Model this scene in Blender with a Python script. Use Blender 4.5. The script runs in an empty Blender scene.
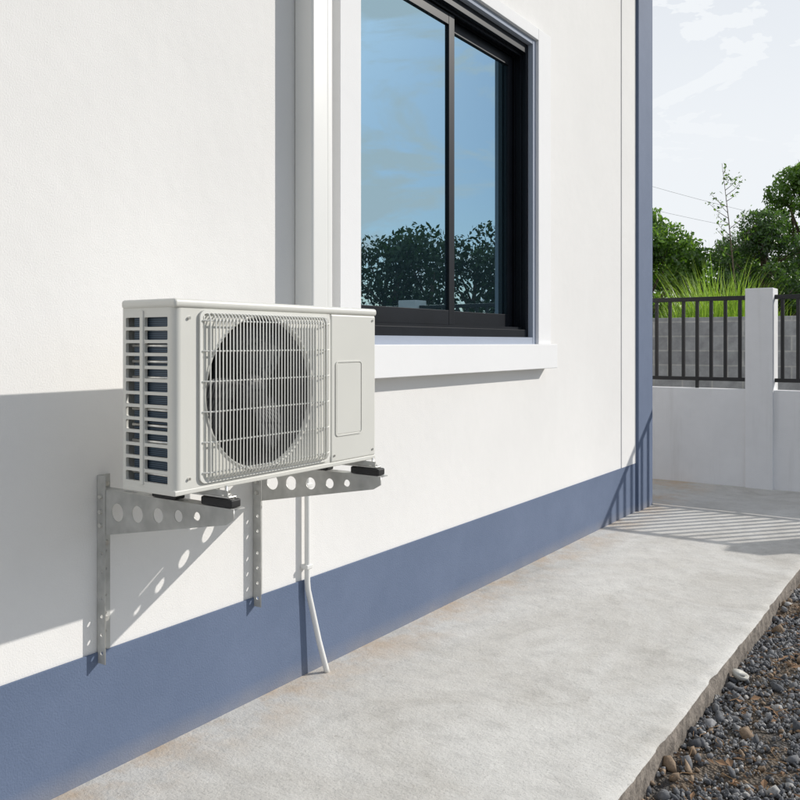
import bpy, bmesh, math, random
import numpy as np
from mathutils import Vector, Matrix, noise as mnoise
random.seed(7); rng=np.random.default_rng(7)
scene=bpy.context.scene
col=scene.collection
SUN=Vector((1.0,1.2,0.85)).normalized()

# ---------------------------------------------------------------- materials
def new_mat(name):
    m=bpy.data.materials.new(name); m.use_nodes=True
    nt=m.node_tree; b=nt.nodes['Principled BSDF']; return m,nt,b
def N(nt,t,**kw):
    n=nt.nodes.new(t)
    for k,v in kw.items():
        if k in n.inputs: n.inputs[k].default_value=v
        else: setattr(n,k,v)
    return n
def ramp(nt,fac,stops):
    r=nt.nodes.new('ShaderNodeValToRGB'); e=r.color_ramp.elements
    while len(e)<len(stops): e.new(0.5)
    for i,(p,c) in enumerate(stops):
        e[i].position=p; e[i].color=(c[0],c[1],c[2],1) if not isinstance(c,(int,float)) else (c,c,c,1)
    nt.links.new(fac,r.inputs[0]); return r
def coords(nt): return nt.nodes.new('ShaderNodeTexCoord').outputs['Object']
def nz(nt,scale,detail=4,rough=.6,vec=None,dist=0):
    n=N(nt,'ShaderNodeTexNoise',Scale=scale,Detail=detail,Roughness=rough,Distortion=dist)
    nt.links.new(vec if vec is not None else coords(nt),n.inputs['Vector']); return n.outputs['Fac']
def mixc(nt,fac,a,b,mode='MIX'):
    m=nt.nodes.new('ShaderNodeMix'); m.data_type='RGBA'; m.blend_type=mode
    for s,v in ((0,fac),(6,a),(7,b)):
        if isinstance(v,(int,float)): m.inputs[s].default_value=v
        elif isinstance(v,tuple): m.inputs[s].default_value=(*v,1)
        else: nt.links.new(v,m.inputs[s])
    return m.outputs[2]
def bump(nt,b,h,strength,dist):
    n=N(nt,'ShaderNodeBump',Strength=strength,Distance=dist); nt.links.new(h,n.inputs['Height'])
    nt.links.new(n.outputs[0],b.inputs['Normal']); return n
def simple(name,c,rough=.5,metal=0,var=.12,scale=6,bs=0,bscale=200,bd=.001):
    m,nt,b=new_mat(name)
    lo=tuple(x*(1-var) for x in c); hi=tuple(min(1,x*(1+var)) for x in c)
    r=ramp(nt,nz(nt,scale,2),[(.3,lo),(.7,hi)]); nt.links.new(r.outputs[0],b.inputs['Base Color'])
    b.inputs['Roughness'].default_value=rough; b.inputs['Metallic'].default_value=metal
    if bs: bump(nt,b,nz(nt,bscale,2),bs,bd)
    return m

def plaster(name,c,var=.03,rough=.85,bs=.5):
    m,nt,b=new_mat(name)
    r=ramp(nt,nz(nt,.9,5,.68),[(.3,tuple(x*(1-var) for x in c)),(.7,tuple(min(1,x*(1+var)) for x in c))])
    nt.links.new(r.outputs[0],b.inputs['Base Color'])
    b.inputs['Roughness'].default_value=rough
    mm=N(nt,'ShaderNodeMath',operation='ADD'); 
    nt.links.new(nz(nt,210,2,.65),mm.inputs[0])
    m2=N(nt,'ShaderNodeMath',operation='MULTIPLY'); m2.inputs[1].default_value=1.2
    nt.links.new(nz(nt,14,1,.5),m2.inputs[0]); nt.links.new(m2.outputs[0],mm.inputs[1])
    bump(nt,b,mm.outputs[0],bs,.0018)
    return m
M_wall=plaster('white_plaster',(.79,.78,.765),.035)
M_trim=plaster('white_trim_paint',(.82,.82,.825),.02,bs=.3)
def blue():
    m,nt,b=new_mat('blue_paint')
    base=ramp(nt,nz(nt,2.2,5,.7),[(.3,(.10,.138,.222)),(.7,(.125,.166,.258))])
    tc=nt.nodes.new('ShaderNodeTexCoord'); sx=nt.nodes.new('ShaderNodeSeparateXYZ'); nt.links.new(tc.outputs['Object'],sx.inputs[0])
    mr=N(nt,'ShaderNodeMapRange'); mr.inputs[1].default_value=0.0; mr.inputs[2].default_value=.07; mr.inputs[3].default_value=.6; mr.inputs[4].default_value=0
    nt.links.new(sx.outputs[2],mr.inputs[0])
    mu=N(nt,'ShaderNodeMath',operation='MULTIPLY'); nt.links.new(mr.outputs[0],mu.inputs[0]); nt.links.new(nz(nt,7,4,.7),mu.inputs[1])
    nt.links.new(mixc(nt,mu.outputs[0],base.outputs[0],(.34,.31,.28)),b.inputs['Base Color'])
    b.inputs['Roughness'].default_value=.75
    bump(nt,b,nz(nt,170,2),.6,.0022); return m
M_blue=blue()

def concrete():
    m,nt,b=new_mat('path_concrete')
    big=ramp(nt,nz(nt,1.3,8,.72,dist=.8),[(.28,(.445,.425,.39)),(.42,(.555,.537,.50)),(.56,(.62,.607,.575)),(.75,(.685,.675,.645))])
    mid=ramp(nt,nz(nt,8,7,.78,dist=.3),[(.3,.80),(.5,.96),(.7,1.04)])
    c=mixc(nt,1.0,big.outputs[0],mid.outputs[0],'MULTIPLY')
    sp=ramp(nt,nz(nt,130,2,.75),[(.28,.66),(.44,1.0)])
    c=mixc(nt,1.0,c,sp.outputs[0],'MULTIPLY')
    tc=nt.nodes.new('ShaderNodeTexCoord'); sx=nt.nodes.new('ShaderNodeSeparateXYZ'); nt.links.new(tc.outputs['Object'],sx.inputs[0])
    mr=N(nt,'ShaderNodeMapRange'); mr.inputs[1].default_value=0.0; mr.inputs[2].default_value=.30; mr.inputs[3].default_value=.75; mr.inputs[4].default_value=0
    nt.links.new(sx.outputs[0],mr.inputs[0])
    st=ramp(nt,nz(nt,2.6,6,.7),[(.44,0),(.62,1)])
    mu=N(nt,'ShaderNodeMath',operation='MULTIPLY'); nt.links.new(mr.outputs[0],mu.inputs[0]); nt.links.new(st.outputs[0],mu.inputs[1])
    c=mixc(nt,mu.outputs[0],c,(.52,.38,.25))
    dt=ramp(nt,nz(nt,24,3,.6),[(.69,0),(.75,.55)]); c=mixc(nt,dt.outputs[0],c,(.30,.27,.23))
    nt.links.new(c,b.inputs['Base Color']); b.inputs['Roughness'].default_value=.9
    ad=N(nt,'ShaderNodeMath',operation='ADD'); nt.links.new(nz(nt,55,3,.75),ad.inputs[0])
    m2=N(nt,'ShaderNodeMath',operation='MULTIPLY'); m2.inputs[1].default_value=2.0; nt.links.new(nz(nt,6,2,.6),m2.inputs[0]); nt.links.new(m2.outputs[0],ad.inputs[1])
    bump(nt,b,ad.outputs[0],.65,.005); return m
M_conc=concrete()
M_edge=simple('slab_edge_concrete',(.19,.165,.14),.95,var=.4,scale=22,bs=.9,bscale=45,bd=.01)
M_ac=simple('cream_painted_steel',(.665,.66,.615),.42,var=.03,scale=3,bs=.12,bscale=300,bd=.0006)
M_acw=simple('cream_grille_plastic',(.74,.735,.69),.45,var=.04)
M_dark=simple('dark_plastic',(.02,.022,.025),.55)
M_fan=simple('fan_grey',(.035,.037,.04),.55)
def fins():
    m,nt,b=new_mat('coil_fins')
    w=N(nt,'ShaderNodeTexWave',Scale=60.0); w.bands_direction='Z'
    nt.links.new(coords(nt),w.inputs['Vector'])
    r=ramp(nt,w.outputs['Fac'],[(.2,(.015,.025,.04)),(.8,(.07,.11,.16))])
    nt.links.new(r.outputs[0],b.inputs['Base Color']); b.inputs['Roughness'].default_value=.45; b.inputs['Metallic'].default_value=.3
    return m
M_fin=fins()
M_galv=simple('grey_bracket_steel',(.47,.47,.45),.48,.2,var=.16,scale=16,bs=.15,bscale=120)
M_zinc=simple('zinc_steel',(.72,.71,.68),.28,.9,var=.15,scale=40)
M_rubber=simple('black_rubber',(.015,.015,.016),.6)
M_trunk=simple('white_pvc',(.76,.76,.74),.4,var=.02,scale=3)
M_frame=simple('black_aluminium',(.007,.009,.013),.42,0,var=.2)
M_frame.node_tree.nodes['Principled BSDF'].inputs['Specular IOR Level'].default_value=.2
M_rail=simple('black_rail_paint',(.012,.012,.013),.45)
M_roof=simple('roof_tile',(.16,.16,.18),.7,var=.2)
def fenceplaster():
    m,nt,b=new_mat('fence_plaster')
    c=ramp(nt,nz(nt,1.6,4,.7),[(.3,(.74,.74,.75)),(.7,(.82,.82,.83))])
    tc=nt.nodes.new('ShaderNodeTexCoord'); mp=nt.nodes.new('ShaderNodeMapping'); mp.inputs['Scale'].default_value=(9,9,.7); nt.links.new(tc.outputs['Object'],mp.inputs[0])
    s=ramp(nt,nz(nt,1,4,.6,mp.outputs[0]),[(.55,0),(.8,.35)])
    nt.links.new(mixc(nt,s.outputs[0],c.outputs[0],(.52,.51,.49)),b.inputs['Base Color']); b.inputs['Roughness'].default_value=.85
    bump(nt,b,nz(nt,120,2),.5,.003); return m
M_fwall=fenceplaster()
def glass():
    m,nt,b=new_mat('tinted_window_glass')
    nt.nodes.remove(b); out=nt.nodes['Material Output']
    g=N(nt,'ShaderNodeBsdfGlossy'); g.inputs['Color'].default_value=(.33,.46,.52,1); g.inputs['Roughness'].default_value=.0
    bp=N(nt,'ShaderNodeBump',Strength=.12,Distance=.004); nt.links.new(nz(nt,1.1,1,.4),bp.inputs['Height']); nt.links.new(bp.outputs[0],g.inputs['Normal'])
    d=N(nt,'ShaderNodeBsdfDiffuse'); d.inputs['Color'].default_value=(.006,.012,.016,1)
    a=N(nt,'ShaderNodeAddShader'); nt.links.new(g.outputs[0],a.inputs[0]); nt.links.new(d.outputs[0],a.inputs[1])
    nt.links.new(a.outputs[0],out.inputs[0]); return m
M_glass=glass()
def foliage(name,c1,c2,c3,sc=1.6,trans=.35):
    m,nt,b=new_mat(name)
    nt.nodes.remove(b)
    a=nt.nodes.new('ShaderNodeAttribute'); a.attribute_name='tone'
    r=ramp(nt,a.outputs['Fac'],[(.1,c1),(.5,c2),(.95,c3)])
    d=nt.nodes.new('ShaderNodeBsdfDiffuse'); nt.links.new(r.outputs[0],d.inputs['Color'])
    t=nt.nodes.new('ShaderNodeBsdfTranslucent')
    tc=mixc(nt,1.0,r.outputs[0],(1.25,1.35,.5),'MULTIPLY'); nt.links.new(tc,t.inputs['Color'])
    mx=nt.nodes.new('ShaderNodeMixShader'); mx.inputs[0].default_value=trans
    nt.links.new(d.outputs[0],mx.inputs[1]); nt.links.new(t.outputs[0],mx.inputs[2])
    g=nt.nodes.new('ShaderNodeBsdfGlossy'); g.inputs['Roughness'].default_value=.35; g.inputs['Color'].default_value=(.9,.9,.9,1)
    m3=nt.nodes.new('ShaderNodeMixShader'); m3.inputs[0].default_value=.045
    nt.links.new(mx.outputs[0],m3.inputs[1]); nt.links.new(g.outputs[0],m3.inputs[2])
    nt.links.new(m3.outputs[0],nt.nodes['Material Output'].inputs[0]); return m
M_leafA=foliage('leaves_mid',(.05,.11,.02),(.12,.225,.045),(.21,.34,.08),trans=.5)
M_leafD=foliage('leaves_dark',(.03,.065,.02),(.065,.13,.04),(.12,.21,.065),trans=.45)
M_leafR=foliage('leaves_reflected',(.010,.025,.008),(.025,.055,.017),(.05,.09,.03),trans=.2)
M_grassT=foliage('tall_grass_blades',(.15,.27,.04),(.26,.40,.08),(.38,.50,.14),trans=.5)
M_bark=simple('bark',(.12,.09,.065),.9,var=.3,scale=12)

# ---------------------------------------------------------------- helpers
def empty(name,loc=(0,0,0)):
    e=bpy.data.objects.new(name,None); e.location=loc; e.empty_display_size=.2; col.objects.link(e); return e
def link(name,me,mat,parent=None,smooth=False):
    o=bpy.data.objects.new(name,me); col.objects.link(o)
    if mat and not me.materials: me.materials.append(mat)
    if parent:
        o.parent=parent; o.matrix_parent_inverse=Matrix.Translation(-Vector(parent.location))
    if smooth: me.polygons.foreach_set('use_smooth',[True]*len(me.polygons))
    return o
def mesh(name,v,f,mat,parent=None,smooth=False):
    me=bpy.data.meshes.new(name); me.from_pydata(v,[],f); me.update(); return link(name,me,mat,parent,smooth)
def box(name,x0,x1,y0,y1,z0,z1,mat,parent=None,bev=0):
    v=[(x,y,z) for x in (x0,x1) for y in (y0,y1) for z in (z0,z1)]
    f=[(0,1,3,2),(4,6,7,5),(0,4,5,1),(2,3,7,6),(0,2,6,4),(1,5,7,3)]
    o=mesh(name,v,f,mat,parent)
    if bev:
        m=o.modifiers.new('bevel','BEVEL'); m.width=bev; m.segments=3; m.limit_method='ANGLE'
        o.data.polygons.foreach_set('use_smooth',[True]*6)
        w=o.modifiers.new('wn','WEIGHTED_NORMAL')
    return o
def tube_geo(path,rad,seg=8,cap=True):
    path=[Vector(p) for p in path]; n=len(path)
    if not isinstance(rad,(list,tuple)): rad=[rad]*n
    V=[];F=[]; prev=None
    for i,p in enumerate(path):
        t=(path[min(i+1,n-1)]-path[max(i-1,0)]).normalized()
        if prev is None:
            a=Vector((0,0,1)) if abs(t.z)<.9 else Vector((1,0,0)); u=t.cross(a).normalized()
        else: u=(prev-t*prev.dot(t)).normalized()
        prev=u; w=t.cross(u)
        for k in range(seg):
            an=2*math.pi*k/seg; V.append(p+(u*math.cos(an)+w*math.sin(an))*rad[i])
    for i in range(n-1):
        for k in range(seg):
            a=i*seg+k; b=i*seg+(k+1)%seg; F.append((a,b,b+seg,a+seg))
    if cap: F.append(tuple(range(seg))[::-1]); F.append(tuple((n-1)*seg+k for k in range(seg)))
    return V,F
def join_geo(parts):
    V=[];F=[]
    for v,f in parts:
        o=len(V); V+=v; F+=[tuple(i+o for i in ff) for ff in f]
    return V,F
def tube(name,path,rad,mat,parent=None,seg=10): 
    v,f=tube_geo(path,rad,seg); return mesh(name,[tuple(x) for x in v],f,mat,parent,True)
def plate(name,outer,holes,th,mtx,mat,parent=None,bev=0):
    cu=bpy.data.curves.new(name,'CURVE'); cu.dimensions='2D'; cu.fill_mode='BOTH'; cu.extrude=th/2-bev; cu.bevel_depth=bev; cu.bevel_resolution=2
    for pts in [outer]+holes:
        s=cu.splines.new('POLY'); s.points.add(len(pts)-1); s.use_cyclic_u=True
        for i,p in enumerate(pts): s.points[i].co=(p[0],p[1],0,1)
    o=bpy.data.objects.new(name,cu); col.objects.link(o)
    dg=bpy.context.evaluated_depsgraph_get(); me=bpy.data.meshes.new_from_object(o.evaluated_get(dg))
    bpy.data.objects.remove(o); me.transform(mtx)
    me.materials.clear(); return link(name,me,mat,parent)
def circ(cx,cy,r,n=48,ry=None): return [(cx+r*math.cos(2*math.pi*i/n),cy+(ry or r)*math.sin(2*math.pi*i/n)) for i in range(n)]
def rrect(x0,x1,y0,y1,r,n=5):
    P=[]
    for cx,cy,a0 in ((x1-r,y1-r,0),(x0+r,y1-r,90),(x0+r,y0+r,180),(x1-r,y0+r,270)):
        for i in range(n+1):
            a=math.radians(a0+90*i/n); P.append((cx+r*math.cos(a),cy+r*math.sin(a)))
    return P
def MX(x): return Matrix(((0,0,1,x),(1,0,0,0),(0,1,0,0),(0,0,0,1)))
def MY(y): return Matrix(((1,0,0,0),(0,0,-1,y),(0,1,0,0),(0,0,0,1)))

# ---------------------------------------------------------------- house
H=empty('house',(0,0,0))
WY0,WY1,WZ1=-6.0,6.8,4.6
oy0,oy1,oz0,oz1=2.873,4.585,1.30,3.10
T=.18
box('wall_left',-T,0,WY0,oy0,-.1,WZ1,M_wall,H)
box('wall_right',-T,0,oy1,WY1,-.1,WZ1,M_wall,H)
box('wall_below_window',-T,0,oy0,oy1,-.1,oz0,M_wall,H)
box('wall_above_window',-T,0,oy0,oy1,oz1,WZ1,M_wall,H)
box('gable_wall',-7,-T,WY1-T,WY1-.001,-.1,WZ1,M_wall,H)
box('rear_gable_wall',-7,-T,WY0,WY0+T,-.1,WZ1,M_wall,H)
box('back_wall',-7.2,-7.0,WY0,WY1,-.1,WZ1,M_wall,H)
mesh('roof',[(.5,-6.5,4.6),(.5,7.3,4.6),(-7.7,7.3,4.6),(-7.7,-6.5,4.6),(.5,-6.5,4.75),(.5,7.3,4.75),(-7.7,7.3,4.75),(-7.7,-6.5,4.75),(-3.6,-3,6.6),(-3.6,3.6,6.6)],
     [(0,3,2,1),(0,1,5,4),(1,2,6,5),(2,3,7,6),(3,0,4,7),(4,5,9,8),(5,6,9),(6,7,8,9),(7,4,8)],M_roof,H)
PB=6.486
box('blue_plinth',0,.007,WY0,PB,-.1,.374,M_blue,H,.002)
box('blue_corner_pilaster',-.3,.028,PB,WY1+.028,-.1,4.6,M_blue,H,.004)
box('blue_side_plinth',-7,-.3,WY1,WY1+.007,-.1,.374,M_blue,H)
box('corner_strip',0,.006,6.17,PB,.374,4.6,M_wall,H,.002)
p=.05
ty0,ty1,tz0,tz1=2.73,4.83,1.155,3.17
M_grey=plaster('grey_blue_reveal',(.34,.38,.46),.03)
box('window_surround_left',0,p,ty0,oy0,oz0,tz1,M_trim,H,.003)
box('window_surround_right',0,p,oy1+.04,ty1-.03,oz0,tz1,M_trim,H,.003)
box('window_surround_top',0,p,oy0,oy1+.04,oz1+.0,tz1,M_trim,H,.003)
box('window_surround_top_inner',-.02,p-.02,oy0,oy1,oz1-.03,oz1,M_grey,H)
box('window_sill',0,p+.03,ty0-.03,ty1,tz0,oz0,M_trim,H,.004)
box('window_reveal_right',-.06,p-.018,oy1,oy1+.04,oz0,oz1,M_grey,H)
fx0,fx1=-.16,-.002
fw=.045
z0=oz0+.04
box('window_reveal_bottom',-.1,p-.02,oy0,oy1,oz0,z0,M_grey,H)
box('frame_left',fx0,fx1,oy0,oy0+fw,z0,oz1-.03,M_frame,H,.002)
box('frame_right',fx0,fx1,oy1-fw*.5,oy1,z0,oz1-.03,M_frame,H,.002)
box('frame_bottom',fx0,fx1,oy0+fw,oy1-fw*.5,z0,z0+.045,M_frame,H,.002)
box('frame_top',fx0,fx1,oy0+fw,oy1-fw*.5,oz1-.085,oz1-.03,M_frame,H,.002)
for i,x in enumerate((-.035,-.075,-.118)):
    box('track_side_%d'%i,x,x+.006,oy1-fw*.5-.014,oy1-fw*.5,z0+.045,oz1-.085,M_frame,H)
    box('track_bottom_%d'%i,x,x+.006,oy0+fw,oy1-fw*.5-.014,z0+.045,z0+.06,M_frame,H)
    box('track_top_%d'%i,x,x+.006,oy0+fw,oy1-fw*.5-.014,oz1-.1,oz1-.085,M_frame,H)
def sash(nm,y0,y1,x,zb,zt,s=.05,sl=None):
    box(nm+'_stile_a',x-.03,x,y0,y0+(sl or s),zb,zt,M_frame,H,.002)
    box(nm+'_stile_b',x-.03,x,y1-s,y1,zb,zt,M_frame,H,.002)
    box(nm+'_rail_bottom',x-.029,x-.001,y0+(sl or s),y1-s,zb,zb+.075,M_frame,H,.002)
    box(nm+'_rail_top',x-.029,x-.001,y0+(sl or s),y1-s,zt-.06,zt,M_frame,H,.002)
    box(nm+'_glass',x-.019,x-.013,y0+(sl or s),y1-s,zb+.075,zt-.06,M_glass,H)
sash('sash_outer',oy0+fw+.01,3.80,-.041,z0+.06,oz1-.1,.055)
sash('sash_inner',3.74,oy1-fw*.5-.02,-.081,z0+.06,oz1-.1,.05)
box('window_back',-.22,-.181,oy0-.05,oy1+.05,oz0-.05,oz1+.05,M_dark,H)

# ---------------------------------------------------------------- line set trunking + conduit
Tk=empty('pipe_trunking',(0.05,2.58,1.5))
box('cover_front',.0,.095,2.502,2.60,1.10,4.6,M_trunk,Tk,.012)
box('cover_side',.0,.075,2.604,2.66,1.10,4.6,M_trunk,Tk,.02)
Dp=empty('drain_conduit',(0.02,2.56,.4))
tube('pipe',[(.022,2.557,1.15),(.022,2.557,.6),(.022,2.557,.37),(.023,2.559,.34),(.027,2.567,.30),(.045,2.60,.13),(.06,2.625,.02),(.062,2.63,-.0)],.0115,M_trunk,Dp,12)
for i,z in enumerate((.42,.74)):
    box('clip_%d'%i,.0,.036,2.540,2.575,z,z+.018,M_trunk,Dp,.004)
    
# ---------------------------------------------------------------- AC unit
XF,XB=.506,.300
YL,YR=1.471,2.341
ZB,ZT=.914,1.422
AC=empty('air_conditioner_outdoor_unit',(.4,1.9,ZB))
cy,cz,R=1.793,1.166,.218
gy0,gy1=1.556,2.086
R0=.02
plate('front_panel',[(YL+R0,ZB+.012),(gy1+.012,ZB+.012),(gy1+.012,ZT-.022),(YL+R0,ZT-.022)],[circ(cy,cz,R,72)],.006,MX(XF-.003),M_ac,AC)
arc=[(XF-R0+R0*math.cos(a),YL+R0-R0*math.sin(a)) for a in [i*math.pi/2/8 for i in range(9)]]
V=[(x,y,z) for (x,y) in arc for z in (ZB+.012,ZT-.022)]
mesh('corner_round',V,[(2*i,2*i+1,2*i+3,2*i+2) for i in range(8)],M_ac,AC,True)
def ring(name,prof,mat,n=72):
    V=[];F=[]
    for r,x in prof:
        for k in range(n):
            a=2*math.pi*k/n; V.append((x,cy+r*math.cos(a),cz+r*math.sin(a)))
    for i in range(len(prof)-1):
        for k in range(n): F.append((i*n+k,i*n+(k+1)%n,(i+1)*n+(k+1)%n,(i+1)*n+k))
    return mesh(name,V,F,mat,AC,True)
ring('bell_mouth_lip',[(R+.006,XF+.0005),(R+.003,XF+.004),(R-.002,XF+.001),(R-.006,XF-.010)],M_ac)
ring('bell_mouth',[(R-.006,XF-.0102),(R-.010,XF-.03),(R-.010,XF-.09)],M_fan)
V=[];F=[]
for bl in range(3):
    a0=2*math.pi*bl/3+.5; base=len(V); nr,na=8,8
    for i in range(nr+1):
        r=.045+(.195-.045)*i/nr
        for j in range(na+1):
            sp=(.75+.25*math.sin(i/nr*math.pi))*1.25
            a=a0+sp*(j/na)+.35*(i/nr); x=XF-.055-.05*(j/na-.5)-.004*math.cos(j/na*6)
            V.append((x,cy+r*math.cos(a),cz+r*math.sin(a)))
    for i in range(nr):
        for j in range(na):
            q=base+i*(na+1)+j; F.append((q,q+1,q+na+2,q+na+1))
fan=mesh('fan_blades',V,F,M_fan,AC,True); s=fan.modifiers.new('s','SOLIDIFY'); s.thickness=.003
v,f=tube_geo([(XF-.09,cy,cz),(XF-.03,cy,cz),(XF-.02,cy,cz)],[.052,.05,.03],28); mesh('fan_hub',[tuple(q) for q in v],f,M_fan,AC,True)
box('interior_back',XB+.02,XB+.03,YL+.03,YR-.02,ZB+.02,ZT-.03,M_dark,AC)
box('interior_divider',XB+.03,XF-.008,gy1+.0,gy1+.01,ZB+.02,ZT-.03,M_dark,AC)
box('coil_side',XB+.03,XF-.03,YL+.014,YL+.022,ZB+.02,ZT-.03,M_fin,AC)
for i in range(11):
    z=ZB+.05+i*.042
    tube('coil_tube_%d'%i,[(XB+.03,YL+.010,z),(XF-.03,YL+.010,z)],.004,M_zinc,AC,6)
box('service_panel',XB,XF+.003,gy1+.014,YR,ZB+.012,ZT-.022,M_ac,AC,.008)
ring_o=rrect(2.122,2.262,ZB+.095,ZB+.335,.012); ring_i=rrect(2.126,2.258,ZB+.099,ZB+.331,.010)
plate('service_cover_rim',ring_o,[ring_i],.003,MX(XF+.0045),M_ac,AC)
box('service_cover',XF+.003,XF+.0045,2.129,2.255,ZB+.102,ZB+.328,M_ac,AC,.0005)
box('top_lid',XB-.004,XF+.006,YL-.005,YR+.005,ZT-.024,ZT,M_ac,AC,.009)
box('base_pan',XB-.001,XF+.001,YL-.001,YR+.001,ZB,ZB+.014,M_ac,AC,.003)
xs0,xs1=XB,XF-R0
holes=[];rows=13
xm=XB+.076
for i in range(rows):
    za=ZB+.028+i*(ZT-.022-ZB-.045)/rows; zb_=za+(ZT-.022-ZB-.045)/rows-.0085
    holes.append(rrect(xs0+.012,xm-.006,za,zb_,.003,2)); 
    holes.append(rrect(xm+.012,xs1-.008,za,zb_,.003,2))
plate('louvre_side',[(xs0,ZB+.012),(xs1,ZB+.012),(xs1,ZT-.022),(xs0,ZT-.022)],holes,.010,MY(YL+.005),M_ac,AC)
box('louvre_post',xm-.004,xm+.010,YL-.004,YL+.004,ZB+.02,ZT-.03,M_ac,AC,.002)
box('back_panel',XB,XB+.004,YL+.012,gy1+.012,ZB+.012,ZT-.022,M_ac,AC)
parts=[]
nw=41; gz0,gz1=ZB+.028,ZT-.034; bx=.024
for i in range(nw):
    y=gy0+.008+(gy1-gy0-.016)*i/(nw-1)
    e=min(i,nw-1-i); k=0 if e==0 else (.6 if e==1 else 1)
    xo=XF+.006+ (bx-.006)*k
    parts.append(tube_geo([(XF,y,gz0),(XF+(xo-XF)*.7,y,gz0+.005),(xo,y,gz0+.018),(xo,y,gz1-.018),(XF+(xo-XF)*.7,y,gz1-.005),(XF,y,gz1)],.0021,6,False))
for z in [gz0+.022+(gz1-gz0-.044)*k/5 for k in range(6)]:
    parts.append(tube_geo([(XF,gy0,z),(XF+.008,gy0+.002,z),(XF+bx-.004,gy0+.03,z),(XF+bx-.004,gy1-.03,z),(XF+.008,gy1-.002,z),(XF,gy1,z)],.0024,6,False))
v,f=join_geo(parts); mesh('wire_grille',[tuple(q) for q in v],f,M_acw,AC,True)
plate('grille_frame',rrect(gy0-.006,gy1+.006,gz0-.006,gz1+.006,.02),[rrect(gy0+.003,gy1-.003,gz0+.003,gz1-.003,.014)],.006,MX(XF+.004),M_acw,AC)
for i,(y,z) in enumerate([(YL+.045,ZB+.04),(YL+.045,ZT-.05),(YR-.02,ZB+.035),(YR-.02,ZT-.04),(gy1+.03,ZB+.035)]):
    v,f=tube_geo([(XF,y,z),(XF+.0055,y,z)],[.0045,.004],10); mesh('screw_%d'%i,[tuple(q) for q in v],f,M_zinc,AC)
for i,y in enumerate((1.631,2.299)):
    box('foot_plate_%d'%i,XB-.02,XF+.05,y-.020,y+.008,ZB-.022,ZB-.016,M_zinc,AC,.002)
    box('foot_lip_%d'%i,XB-.015,XF+.045,y-.020,y-.017,ZB-.016,ZB,M_galv,AC)
    box('foot_web_%d'%i,XB+.02,XF-.01,y-.016,y+.005,ZB-.016,ZB,M_galv,AC)
    for j,x in enumerate((XB-.0,XF+.026)):
        v,f=tube_geo([(x,y-.006,.86),(x,y-.006,ZB+.010)],.0045,8); mesh('bolt_%d_%d'%(i,j),[tuple(q) for q in v],f,M_zinc,AC,True)
        v,f=tube_geo([(x,y-.006,ZB-.012),(x,y-.006,ZB-.003)],.010,6); mesh('nut_%d_%d'%(i,j),[tuple(q) for q in v],f,M_zinc,AC)
        v,f=tube_geo([(x,y-.006,ZB-.0158),(x,y-.006,ZB-.012)],.015,16); mesh('washer_%d_%d'%(i,j),[tuple(q) for q in v],f,M_zinc,AC)
    for j,(xa,xb) in enumerate(((XB-.05,XB+.05),(XF-.055,XF+.062))):
        box('rubber_pad_%d_%d'%(i,j),xa,xb,y-.024,y+.014,.8685,ZB-.0225,M_rubber,AC,.005)

# ---------------------------------------------------------------- brackets
for bi,y in enumerate((1.631,2.299)):
    B=empty('wall_bracket',(.0,y,.6))
    plate('wall_flange',[(y-.022,.343),(y+.022,.343),(y+.022,.908),(y-.022,.908)],[circ(y+.004,z,.0055,14) for z in (.375,.43,.485,.54,.62,.675,.73)],.003,MX(.0025),M_galv,B)
    plate('leg_web',[(.004,.343),(.040,.343),(.040,.735),(.040,.908),(.004,.908)],[circ(.024,z,.006,14) for z in (.375,.43,.485,.54,.62,.675)],.003,MY(y-.022),M_galv,B)
    zt=.867
    plate('arm_web',[(.042,zt),(.575,zt),(.575,zt-.028),(.545,zt-.045),(.042,zt-.135)],
          [circ(.095,zt-.062,.027,28),circ(.185,zt-.057,.0245,28),circ(.275,zt-.050,.021,28),circ(.36,zt-.042,.017,24),circ(.435,zt-.034,.012,20)],.003,MY(y-.020),M_galv,B)
    plate('arm_flange',[(.004,y-.018),(.575,y-.018),(.575,y+.02),(.004,y+.02)],[rrect(.10+.11*k,.16+.11*k,y-.004,y+.004,.0035,3) for k in range(4)],.003,Matrix.Translation((0,0,zt-.0016)),M_galv,B)
    for z in (.47,.70,.88):
        v,f=tube_geo([(.004,y+.006,z),(.012,y+.006,z)],.008,6); mesh('anchor_bolt',[tuple(q) for q in v],f,M_zinc,B)
    for x,z in ((.022,.80),(.022,.76),(.022,.845)):
        v,f=tube_geo([(x,y-.0235,z),(x,y-.031,z)],.0075,6); mesh('arm_bolt',[tuple(q) for q in v],f,M_zinc,B)

# ---------------------------------------------------------------- path (slab with slightly broken edge)
PW=1.345; YS=list(np.arange(-6,8.141,.02))
V=[];F=[]
for y in YS:
    e=PW+.005*mnoise.noise(Vector((0,y*1.3,0)))+.003*mnoise.noise(Vector((3,y*9,0)))+.002*mnoise.noise(Vector((7,y*31,0)))
    c=max(0,mnoise.noise(Vector((11,y*4.5,2)))-.33)*.05
    e2=e-c
    V+= [(0.0,y,0),(e2-.05,y,0),(e2-.008,y,-.001-c*.1),(e2,y,-.008-c*.3),(e+.003+.005*mnoise.noise(Vector((5,y*14,0))),y,-.05),(e+.008,y,-.13)]
for i in range(len(YS)-1):
    for k in range(5):
        a=i*6+k; F.append((a,a+1,a+7,a+6))
path=mesh('concrete_path',V,F,M_conc,None,True); path.data.materials.append(M_edge)
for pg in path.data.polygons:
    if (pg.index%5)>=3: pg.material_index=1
mesh('side_path',[(0,6.8,0),(0,8.14,0),(-9,8.14,0),(-9,6.8,0)],[(0,1,2,3)],M_conc)

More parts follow.
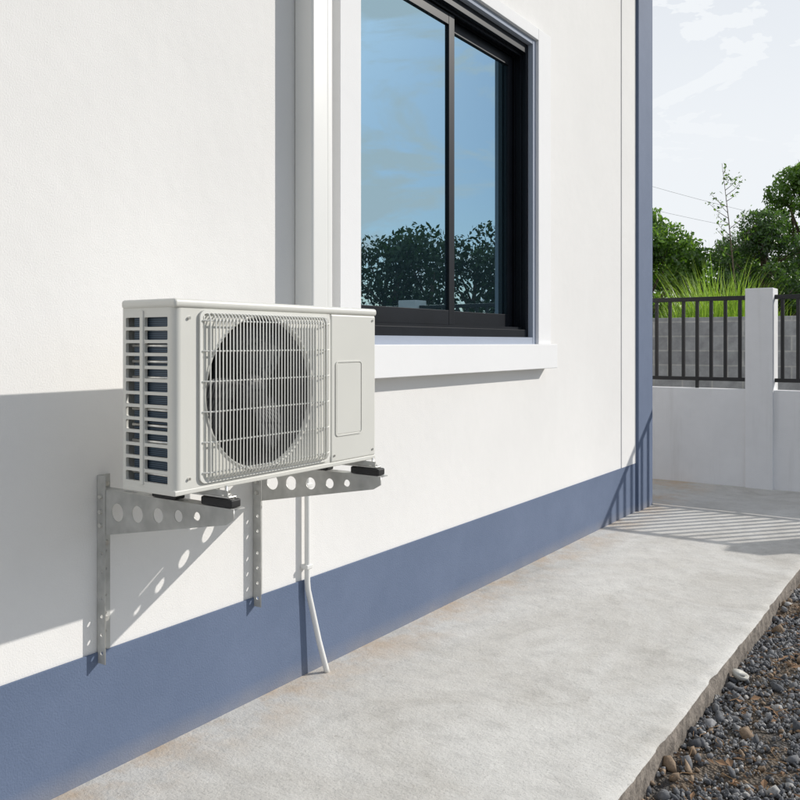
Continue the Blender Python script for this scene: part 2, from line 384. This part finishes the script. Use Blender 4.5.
# ---------------------------------------------------------------- ground
def soil():
    m,nt,b=new_mat('gravel_soil')
    c=ramp(nt,nz(nt,5,5,.7),[(.35,(.10,.095,.09)),(.48,(.17,.14,.11)),(.62,(.25,.18,.12))])
    vt=N(nt,'ShaderNodeTexVoronoi',Scale=90.0); nt.links.new(coords(nt),vt.inputs['Vector'])
    sc=ramp(nt,vt.outputs['Distance'],[(0,1.2),(.6,.6)])
    nt.links.new(mixc(nt,1.0,c.outputs[0],sc.outputs[0],'MULTIPLY'),b.inputs['Base Color']); b.inputs['Roughness'].default_value=.95
    bump(nt,b,vt.outputs['Distance'],1.0,.010).invert=True
    return m
M_soil=soil()
M_ground=simple('field_ground',(.09,.10,.045),.95,var=.5,scale=.8,bs=.8,bscale=8,bd=.05)
S=1500
mesh('ground',[(-S,-S,-.13),(S,-S,-.13),(S,S,-.13),(-S,S,-.13)],[(0,1,2,3)],M_ground)
def gh(x,y):
    return .014*mnoise.noise(Vector((x*2.3,y*2.3,0)))+.012*mnoise.noise(Vector((x*7,y*7,1)))
def soilmask(x,y): return mnoise.noise(Vector((x*2.4,y*2.4,5)))+.5*mnoise.noise(Vector((x*7,y*7,8)))
gx=np.concatenate([np.linspace(1.33,2.4,44),np.linspace(2.6,9,30)]); gyv=np.concatenate([np.linspace(-6,1.4,30),np.linspace(1.5,6.4,170),np.linspace(6.6,8.14,12)])
nx,ny=len(gx),len(gyv)
V=[(float(x),float(y),-.095+gh(x,y)+max(0,soilmask(x,y)-.05)*.045+.004*mnoise.noise(Vector((x*40,y*40,3)))) for y in gyv for x in gx]
F=[(j*nx+i,j*nx+i+1,(j+1)*nx+i+1,(j+1)*nx+i) for j in range(ny-1) for i in range(nx-1)]
mesh('gravel_bed',V,F,M_soil,None,True)
bm=bmesh.new(); bmesh.ops.create_icosphere(bm,subdivisions=1,radius=1); bv=np.array([v.co[:] for v in bm.verts]); bf=np.array([[v.index for v in f.verts] for f in bm.faces]); bm.free()
def pebmat():
    m,nt,b=new_mat('gravel_stone'); a=nt.nodes.new('ShaderNodeAttribute'); a.attribute_name='tone'
    r=ramp(nt,a.outputs['Fac'],[(0,(.08,.085,.095)),(.35,(.16,.165,.175)),(.65,(.27,.27,.275)),(.84,(.44,.43,.41)),(.89,(.23,.165,.11)),(1,(.34,.25,.17))])
    n_=ramp(nt,nz(nt,120,2),[(.3,.7),(.7,1.15)])
    nt.links.new(mixc(nt,1.0,r.outputs[0],n_.outputs[0],'MULTIPLY'),b.inputs['Base Color']); b.inputs['Roughness'].default_value=.85; return m
M_peb=pebmat()
def pebbles(name,n,xr,yr,smin,smax,power=2.2,zbase=-.092,tmul=.85,thin=True):
    x=rng.uniform(*xr,n); y=rng.uniform(*yr,n)
    if thin:
        mk=np.array([soilmask(X,Y) for X,Y in zip(x,y)]); keep=rng.random(n)>np.clip((mk-.02)*4,0,.8); x=x[keep]; y=y[keep]; n=len(x)
    s=smin+(smax-smin)*rng.random(n)**power
    sc=np.stack([s*rng.uniform(.8,1.4,n),s*rng.uniform(.65,1.1,n),s*rng.uniform(.45,.85,n)],1)
    q=rng.normal(size=(n,4)); q/=np.linalg.norm(q,axis=1)[:,None]
    w,a,b,c=q.T
    Rm=np.stack([1-2*(b*b+c*c),2*(a*b-c*w),2*(a*c+b*w),2*(a*b+c*w),1-2*(a*a+c*c),2*(b*c-a*w),2*(a*c-b*w),2*(b*c+a*w),1-2*(a*a+b*b)],1).reshape(n,3,3)
    j=1+rng.normal(0,.22,(n,len(bv),1))
    P=np.einsum('nij,nkj->nki',Rm,bv[None]*j*sc[:,None,:])
    zz=np.array([zbase+gh(X,Y)+max(0,soilmask(X,Y)-.05)*.045 for X,Y in zip(x,y)])
    P[:,:,0]+=x[:,None]; P[:,:,1]+=y[:,None]; P[:,:,2]+=(zz+s*.35+rng.uniform(0,.005,n))[:,None]
    nv=len(bv); me=bpy.data.meshes.new(name)
    faces=(bf[None]+(np.arange(n)*nv)[:,None,None]).reshape(-1,3)
    me.vertices.add(n*nv); me.vertices.foreach_set('co',P.reshape(-1)); me.loops.add(faces.size); me.loops.foreach_set('vertex_index',faces.reshape(-1))
    me.polygons.add(len(faces)); me.polygons.foreach_set('loop_start',np.arange(0,faces.size,3)); me.update(calc_edges=True)
    patch=np.array([soilmask(X,Y) for X,Y in zip(x,y)])
    t=rng.random(n)**1.2*tmul; br=(rng.random(n)<np.clip(.08+patch*1.4,.04,.85)); t[br]=.88+.12*rng.random(br.sum())
    at=me.attributes.new('tone','FLOAT','POINT'); at.data.foreach_set('value',np.repeat(t,nv).astype(np.float32))
    return link(name,me,M_peb)
pebbles('gravel',36000,(1.35,2.3),(1.6,6.2),.003,.012,2.0)
pebbles('gravel',260,(1.36,2.3),(1.6,6.2),.014,.030,1.8,thin=False)
pebbles('gravel',6000,(1.36,7),(-5,8.1),.010,.022,1.5)
pebbles('rubble',130,(1.35,1.43),(2.0,6),.008,.028,2.2,-.09,thin=False)
parts=[]
for i in range(170):
    x=random.uniform(1.36,2.2);y=random.uniform(2,6);z=-.07+random.random()*.01; a=random.random()*6.28; l=random.uniform(.02,.09)
    parts.append(tube_geo([(x,y,z),(x+l*.5*math.cos(a),y+l*.5*math.sin(a),z+.008*random.random()),(x+l*math.cos(a+.3),y+l*math.sin(a+.3),z)],[.0018,.0014,.0008],5))
v,f=join_geo(parts); mesh('twigs',[tuple(q) for q in v],f,simple('dry_twig',(.24,.15,.08),.9,var=.4,scale=20))
V=[];F=[]
for i in range(420):
    x=random.choice((random.uniform(1.36,2.2),random.gauss(1.60,.10)));y=random.uniform(2,6);z=-.072+random.random()*.010; a=random.random()*6.28; l=random.uniform(.006,.024); w=l*random.uniform(.3,.6)
    d=Vector((math.cos(a),math.sin(a),random.uniform(-.3,.3))); s=Vector((-d.y,d.x,random.uniform(-.4,.4))); c=Vector((x,y,z+gh(x,y))); k=len(V)
    V+=[c-d*l,c+s*w+Vector((0,0,.004)),c+d*l,c-s*w+Vector((0,0,.004)),c]; F+=[(k,k+1,k+4),(k+1,k+2,k+4),(k+2,k+3,k+4),(k+3,k,k+4)]
mesh('dry_leaves',[tuple(q) for q in V],F,simple('dry_leaf',(.24,.14,.075),.8,var=.5,scale=9))
v,f=tube_geo([(1.388,3.69,-.072),(1.391,3.69,-.058),(1.3915,3.69,-.055),(1.3915,3.69,-.0565)],[.030,.034,.032,.026],28); mesh('plastic_lid',[tuple(q) for q in v],f,simple('lid_white',(.55,.54,.49),.6),None,True)

# ---------------------------------------------------------------- fence
Fc=empty('boundary_fence',(0,8.2,0))
FY=8.14; LW=.885
px=[-4.6,-2.07,.46,2.99,5.52]
box('low_wall',-9,7,FY,FY+.12,-.13,LW,M_fwall,Fc,.006)
for i,x in enumerate(px):
    box('pillar_%d'%i,x,x+.235,FY-.03,FY+.20,-.13,1.80,M_fwall,Fc,.006)
for i in range(len(px)-1):
    a=px[i]+.235; b=px[i+1]
    for nm,z,h in (('rail_top',1.70,.04),('rail_bottom',.955,.035)):
        box('%s_%d'%(nm,i),a,b,FY+.045,FY+.08,z,z+h,M_rail,Fc,.003)
    n=18
    for k in range(n):
        x=a+(b-a)*(k+.5)/n
        box('bar_%d_%d'%(i,k),x-.014,x+.014,FY+.048,FY+.077,LW+(.0 if k%6==2 else .105),1.70,M_rail,Fc)
def blocks():
    m,nt,b=new_mat('cement_block'); tc=nt.nodes.new('ShaderNodeTexCoord'); s=nt.nodes.new('ShaderNodeSeparateXYZ'); c=nt.nodes.new('ShaderNodeCombineXYZ')
    nt.links.new(tc.outputs['Object'],s.inputs[0]); nt.links.new(s.outputs[0],c.inputs[0]); nt.links.new(s.outputs[2],c.inputs[1])
    br=N(nt,'ShaderNodeTexBrick',Scale=1.0); br.inputs['Brick Width'].default_value=.4; br.inputs['Row Height'].default_value=.2; br.inputs['Mortar Size'].default_value=.010
    br.inputs['Color1'].default_value=(.42,.42,.43,1); br.inputs['Color2'].default_value=(.33,.33,.34,1); br.inputs['Mortar'].default_value=(.52,.51,.49,1)
    nt.links.new(c.outputs[0],br.inputs['Vector'])
    n_=ramp(nt,nz(nt,6,4,.7),[(.3,.7),(.7,1.15)])
    nt.links.new(mixc(nt,1.0,br.outputs['Color'],n_.outputs[0],'MULTIPLY'),b.inputs['Base Color']); b.inputs['Roughness'].default_value=.95
    return m
box('block_wall',-16,6,12.0,12.15,-.13,1.66,blocks(),None,.01)

# ---------------------------------------------------------------- vegetation
def leaf_mesh(name,P,Nn,size,tone,mat,parent=None,aspect=.5):
    n=len(P); P=np.asarray(P)
    d=rng.normal(size=(n,3)); d[:,2]-=.4; d/=np.linalg.norm(d,axis=1)[:,None]
    up=Nn+rng.normal(0,.7,(n,3)); s=np.cross(d,up); s/=np.linalg.norm(s,axis=1)[:,None]+1e-6
    sz=size*rng.uniform(.55,1.3,n)[:,None]; nn=np.cross(s,d)
    v=np.stack([P-d*sz*.5,P+s*sz*aspect*.5+nn*sz*.08,P+d*sz*.5,P-s*sz*aspect*.5+nn*sz*.08],1)
    me=bpy.data.meshes.new(name); me.vertices.add(n*4); me.vertices.foreach_set('co',v.reshape(-1))
    f=(np.array([[0,1,2],[0,2,3]])[None]+(np.arange(n)*4)[:,None,None]).reshape(-1,3)
    me.loops.add(f.size); me.loops.foreach_set('vertex_index',f.reshape(-1)); me.polygons.add(len(f)); me.polygons.foreach_set('loop_start',np.arange(0,f.size,3)); me.update(calc_edges=True)
    at=me.attributes.new('tone','FLOAT','POINT'); at.data.foreach_set('value',np.repeat(np.clip(tone,0,1),4).astype(np.float32))
    return link(name,me,mat,parent)
def crown(clumps,leaves,fill=.55):
    P=[];Nn=[];T=[]
    tot=sum(r**2 for c,r in clumps)
    for c,r in clumps:
        n=max(20,int(leaves*r*r/tot)); d=rng.normal(size=(n,3)); d/=np.linalg.norm(d,axis=1)[:,None]
        rr=r*(fill+(1.12-fill)*rng.random(n)**.6)
        lump=1+.28*np.array([mnoise.noise(Vector(q)*2.3+Vector(c)) for q in d])
        q=d*(rr*lump)[:,None]*np.array([1,1,.72]); P.append(q+np.array(c)); Nn.append(d)
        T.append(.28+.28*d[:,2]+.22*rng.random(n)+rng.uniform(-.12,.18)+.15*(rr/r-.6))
    return np.concatenate(P),np.concatenate(Nn),np.concatenate(T)
def tree(name,base,top,cr,nc,leaves,size,mat,cb=.4,seed=0,lean=0,clr=(.28,.5),aspect=.5):
    random.seed(seed); E=empty(name,base); b=Vector(base); h=top-base[2]
    tp=[b,b+Vector((lean*.2+.05,0,h*.3)),b+Vector((lean*.5-.04,.05,h*.6)),b+Vector((lean,0,h*.88))]
    k=h/5
    geo=[tube_geo(tp,[.13*k,.10*k,.065*k,.02*k],9)]
    cl=[]
    for i in range(nc):
        f=cb+(1-cb)*((i+.5)/nc); f=min(f,.93); env=math.sin(min(1,(f-cb)/(1-cb)*.8+.28)*math.pi)**.6
        a=i*2.399+random.random(); rr=cr*env*random.uniform(.45,1.0)
        r=cr*random.uniform(*clr)
        c=b+Vector((lean*f+rr*math.cos(a),rr*math.sin(a),h*f-r*.3+random.uniform(-.1,.1)*h*.5))
        if c.z+r*.72>top: c.z=top-r*.72*random.uniform(1,1.25)
        cl.append((tuple(c),r))
        s=b+Vector((lean*f*.5,0,h*max(.2,f-.28))); m=(s+c)/2+Vector((random.uniform(-.1,.1),random.uniform(-.1,.1),.08*h*random.random()))
        geo.append(tube_geo([s,m,c],[.04*k,.026*k,.008*k],6))
        for _ in range(3):
            e=c+Vector((random.gauss(0,1),random.gauss(0,1),random.gauss(0,.7))).normalized()*r
            geo.append(tube_geo([m,(m+e)/2+Vector((0,0,.04)),e],[.014*k,.01*k,.003*k],5))
    v,f=join_geo(geo); mesh('trunk_and_limbs',[tuple(q) for q in v],f,M_bark,E,True)
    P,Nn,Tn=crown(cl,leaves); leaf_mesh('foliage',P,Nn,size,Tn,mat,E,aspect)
    return E
def at(pxx,d,z=-.13):
    t=(pxx-400)/850; return (2.2-.562*d+.827*t*d,.827*d+.562*t*d,z)
def zt(py,d): return 1.307+(343-py)/850*d
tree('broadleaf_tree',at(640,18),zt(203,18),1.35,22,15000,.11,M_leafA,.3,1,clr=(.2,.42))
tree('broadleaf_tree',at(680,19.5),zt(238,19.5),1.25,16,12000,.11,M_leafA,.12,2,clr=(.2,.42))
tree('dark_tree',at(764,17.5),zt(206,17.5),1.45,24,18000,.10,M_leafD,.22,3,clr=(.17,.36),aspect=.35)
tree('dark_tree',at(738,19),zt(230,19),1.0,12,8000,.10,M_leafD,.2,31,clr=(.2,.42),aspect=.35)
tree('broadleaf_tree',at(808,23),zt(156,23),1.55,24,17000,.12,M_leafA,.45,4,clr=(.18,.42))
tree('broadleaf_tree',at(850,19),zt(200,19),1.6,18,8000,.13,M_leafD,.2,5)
E=empty('sapling',at(733,16)); b=Vector(at(733,16)); tz=zt(162,16); geo=[]; pts=[]
geo.append(tube_geo([b,b+Vector((.05,0,tz*.5)),b+Vector((-.08,0,tz*.8)),Vector((b.x-.2,b.y,tz))],[.024,.016,.009,.003],6))
random.seed(9)
for i in range(16):
    z=tz*(.62+.36*i/16); s=Vector((b.x-.02-.17*(z/tz-.62)/.38,b.y,z)); a=random.random()*6.28; l=random.uniform(.2,.42)*(1.2-.6*i/16)
    e=s+Vector((l*math.cos(a),l*math.sin(a),l*.9)); geo.append(tube_geo([s,(s+e)/2+Vector((0,0,-.03)),e],[.007,.005,.002],4))
    for k in range(12): 
        f=.35+.65*random.random(); pts.append(list(s+(e-s)*f+Vector((random.gauss(0,.035),random.gauss(0,.035),random.gauss(0,.035)))))
v,f=join_geo(geo); mesh('stems',[tuple(q) for q in v],f,M_bark,E,True)
leaf_mesh('foliage',np.array(pts),np.tile([0,0,1.],(len(pts),1)),.075,rng.random(len(pts)),M_leafA,E)
def grass(name,cx,cyy,rad,h,n,seed,mat,w=.014):
    r2=np.random.default_rng(seed); V=[];F=[];T=[]
    for i in range(n):
        a=r2.random()*6.28; rr=rad*math.sqrt(r2.random()); x=cx+rr*math.cos(a); y=cyy+rr*math.sin(a)*.6
        da=a+r2.normal(0,.9); hh=h*r2.uniform(.6,1.0)*(1-.3*rr/rad); dr=hh*r2.uniform(.08,.36); t=r2.random(); wd=w*r2.uniform(.6,1.3)
        sx,sy=-math.sin(da)*wd,math.cos(da)*wd; k=len(V); seg=7; dp=r2.uniform(.0,.22)
        for j in range(seg+1):
            u=j/seg; px_=x+dr*math.cos(da)*u**2.2; py_=y+dr*math.sin(da)*u**2.2; z=-.13+hh*(u-dp*u**5); q=(1-u)**.6
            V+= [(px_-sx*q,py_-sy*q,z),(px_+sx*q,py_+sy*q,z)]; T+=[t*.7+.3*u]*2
        F+=[(k+2*j,k+2*j+1,k+2*j+3,k+2*j+2) for j in range(seg)]
    o=mesh(name,V,F,mat); at_=o.data.attributes.new('tone','FLOAT','POINT'); at_.data.foreach_set('value',T)
for i,(p_,d,top,rad,n) in enumerate([(718,15,228,.65,2200),(696,14.5,252,.5,1200),(742,14.5,250,.5,1200),(664,15,280,.5,450),(784,14.6,284,.6,450)]):
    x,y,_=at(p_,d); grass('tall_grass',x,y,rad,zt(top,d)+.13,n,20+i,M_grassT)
def tree_line(name,pts,leaves,size,mat,seed,rmin=.9,rmax=1.6,nk=9):
    random.seed(seed); E=empty(name,(pts[0][0],pts[0][1],-.13)); cl=[];geo=[]
    for (x,y,h) in pts:
        geo.append(tube_geo([(x,y,-.13),(x+.1,y,h*.4),(x-.1,y,h*.8)],[.12,.09,.04],7))
        for k in range(nk):
            r=random.uniform(rmin,rmax)*.6; f=(k+.5)/nk
            c=(x+random.gauss(0,1.0),y+random.gauss(0,.8),min(h-r*.7,.4+h*f*random.uniform(.85,1.05))); cl.append((c,r))
            geo.append(tube_geo([(x,y,h*f*.6),c],[.04,.01],5))
    v,f=join_geo(geo); mesh('trunks',[tuple(q) for q in v],f,M_bark,E,True)
    P,Nn,Tn=crown(cl,leaves,.5); leaf_mesh('foliage',P,Nn,size,Tn,mat,E)
random.seed(4)
pts=[]
for p_ in range(590,880,22):
    x,y,_=at(p_,30+random.uniform(-2,2)); pts.append((x,y,zt(262+random.uniform(-10,10),30)))
tree_line('tree_line',pts,20000,.22,M_leafA,5)
pts=[]
for i in range(22):
    f=i/21; x=1.5+18.5*f; y=26-11*f+random.uniform(-.8,.8); pts.append((x,y,4.35+random.uniform(-.45,.4)))
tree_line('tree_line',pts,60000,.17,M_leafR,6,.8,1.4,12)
E=empty('power_line',at(700,40))
for i,(ya,yb) in enumerate(((158,234),(186,246))):
    A=Vector((*at(560,38)[:2],zt(ya,38))); C=Vector((*at(860,44)[:2],zt(yb,44)))
    tube('wire_%d'%i,[A+(C-A)*u+Vector((0,0,-1.2*u*(1-u))) for u in [k/12 for k in range(13)]],.006,M_rail,E,5)

# ---------------------------------------------------------------- light, world, camera
L=bpy.data.lights.new('sun','SUN'); L.energy=3.65; L.angle=math.radians(.5); L.color=(1,.955,.885)
lo=bpy.data.objects.new('sun',L); col.objects.link(lo); lo.rotation_euler=SUN.to_track_quat('Z','Y').to_euler(); lo.location=SUN*30
w=bpy.data.worlds.new('World'); scene.world=w; w.use_nodes=True; nt=w.node_tree; bg=nt.nodes['Background']
sky=nt.nodes.new('ShaderNodeTexSky'); sky.sky_type='NISHITA'; sky.sun_disc=False
sky.sun_elevation=math.asin(SUN.z); sky.sun_rotation=math.atan2(SUN.x,SUN.y); sky.dust_density=1.0; sky.air_density=1.0; sky.ozone_density=2.0
tc=nt.nodes.new('ShaderNodeTexCoord'); mp=nt.nodes.new('ShaderNodeMapping'); mp.inputs['Scale'].default_value=(1,1,2.6); nt.links.new(tc.outputs['Generated'],mp.inputs[0])
n1=nz(nt,5.5,5,.62,mp.outputs[0],.5); cr=ramp(nt,n1,[(.44,0),(.56,1.0)])
sz=nt.nodes.new('ShaderNodeSeparateXYZ'); nt.links.new(tc.outputs['Generated'],sz.inputs[0])
hz=ramp(nt,sz.outputs[2],[(.0,1.0),(.22,.97),(.42,.85),(.7,.3)])
az=N(nt,'ShaderNodeMapRange'); az.inputs[1].default_value=.0; az.inputs[2].default_value=.4; az.inputs[3].default_value=1.0; az.inputs[4].default_value=.12
nt.links.new(sz.outputs[0],az.inputs[0])
hm=N(nt,'ShaderNodeMath',operation='MULTIPLY'); nt.links.new(hz.outputs[0],hm.inputs[0]); nt.links.new(az.outputs[0],hm.inputs[1])
mx=N(nt,'ShaderNodeMath',operation='MAXIMUM'); nt.links.new(cr.outputs[0],mx.inputs[0]); nt.links.new(hm.outputs[0],mx.inputs[1])
skb=mixc(nt,1.0,sky.outputs[0],(.50,.62,.78),'MULTIPLY')
nt.links.new(mixc(nt,mx.outputs[0],skb,(8.2,8.5,8.8)),bg.inputs['Color']); bg.inputs['Strength'].default_value=.108
cam=bpy.data.cameras.new('camera'); co=bpy.data.objects.new('camera',cam); col.objects.link(co); scene.camera=co
cam.lens=38.25; cam.sensor_width=36; cam.shift_y=-57/800; cam.clip_end=4000; cam.clip_start=.05
co.location=(2.2,0,1.307); co.rotation_euler=(math.radians(90),0,math.radians(34.2))
scene.view_settings.view_transform='Standard'; scene.view_settings.look='None'; scene.view_settings.exposure=0
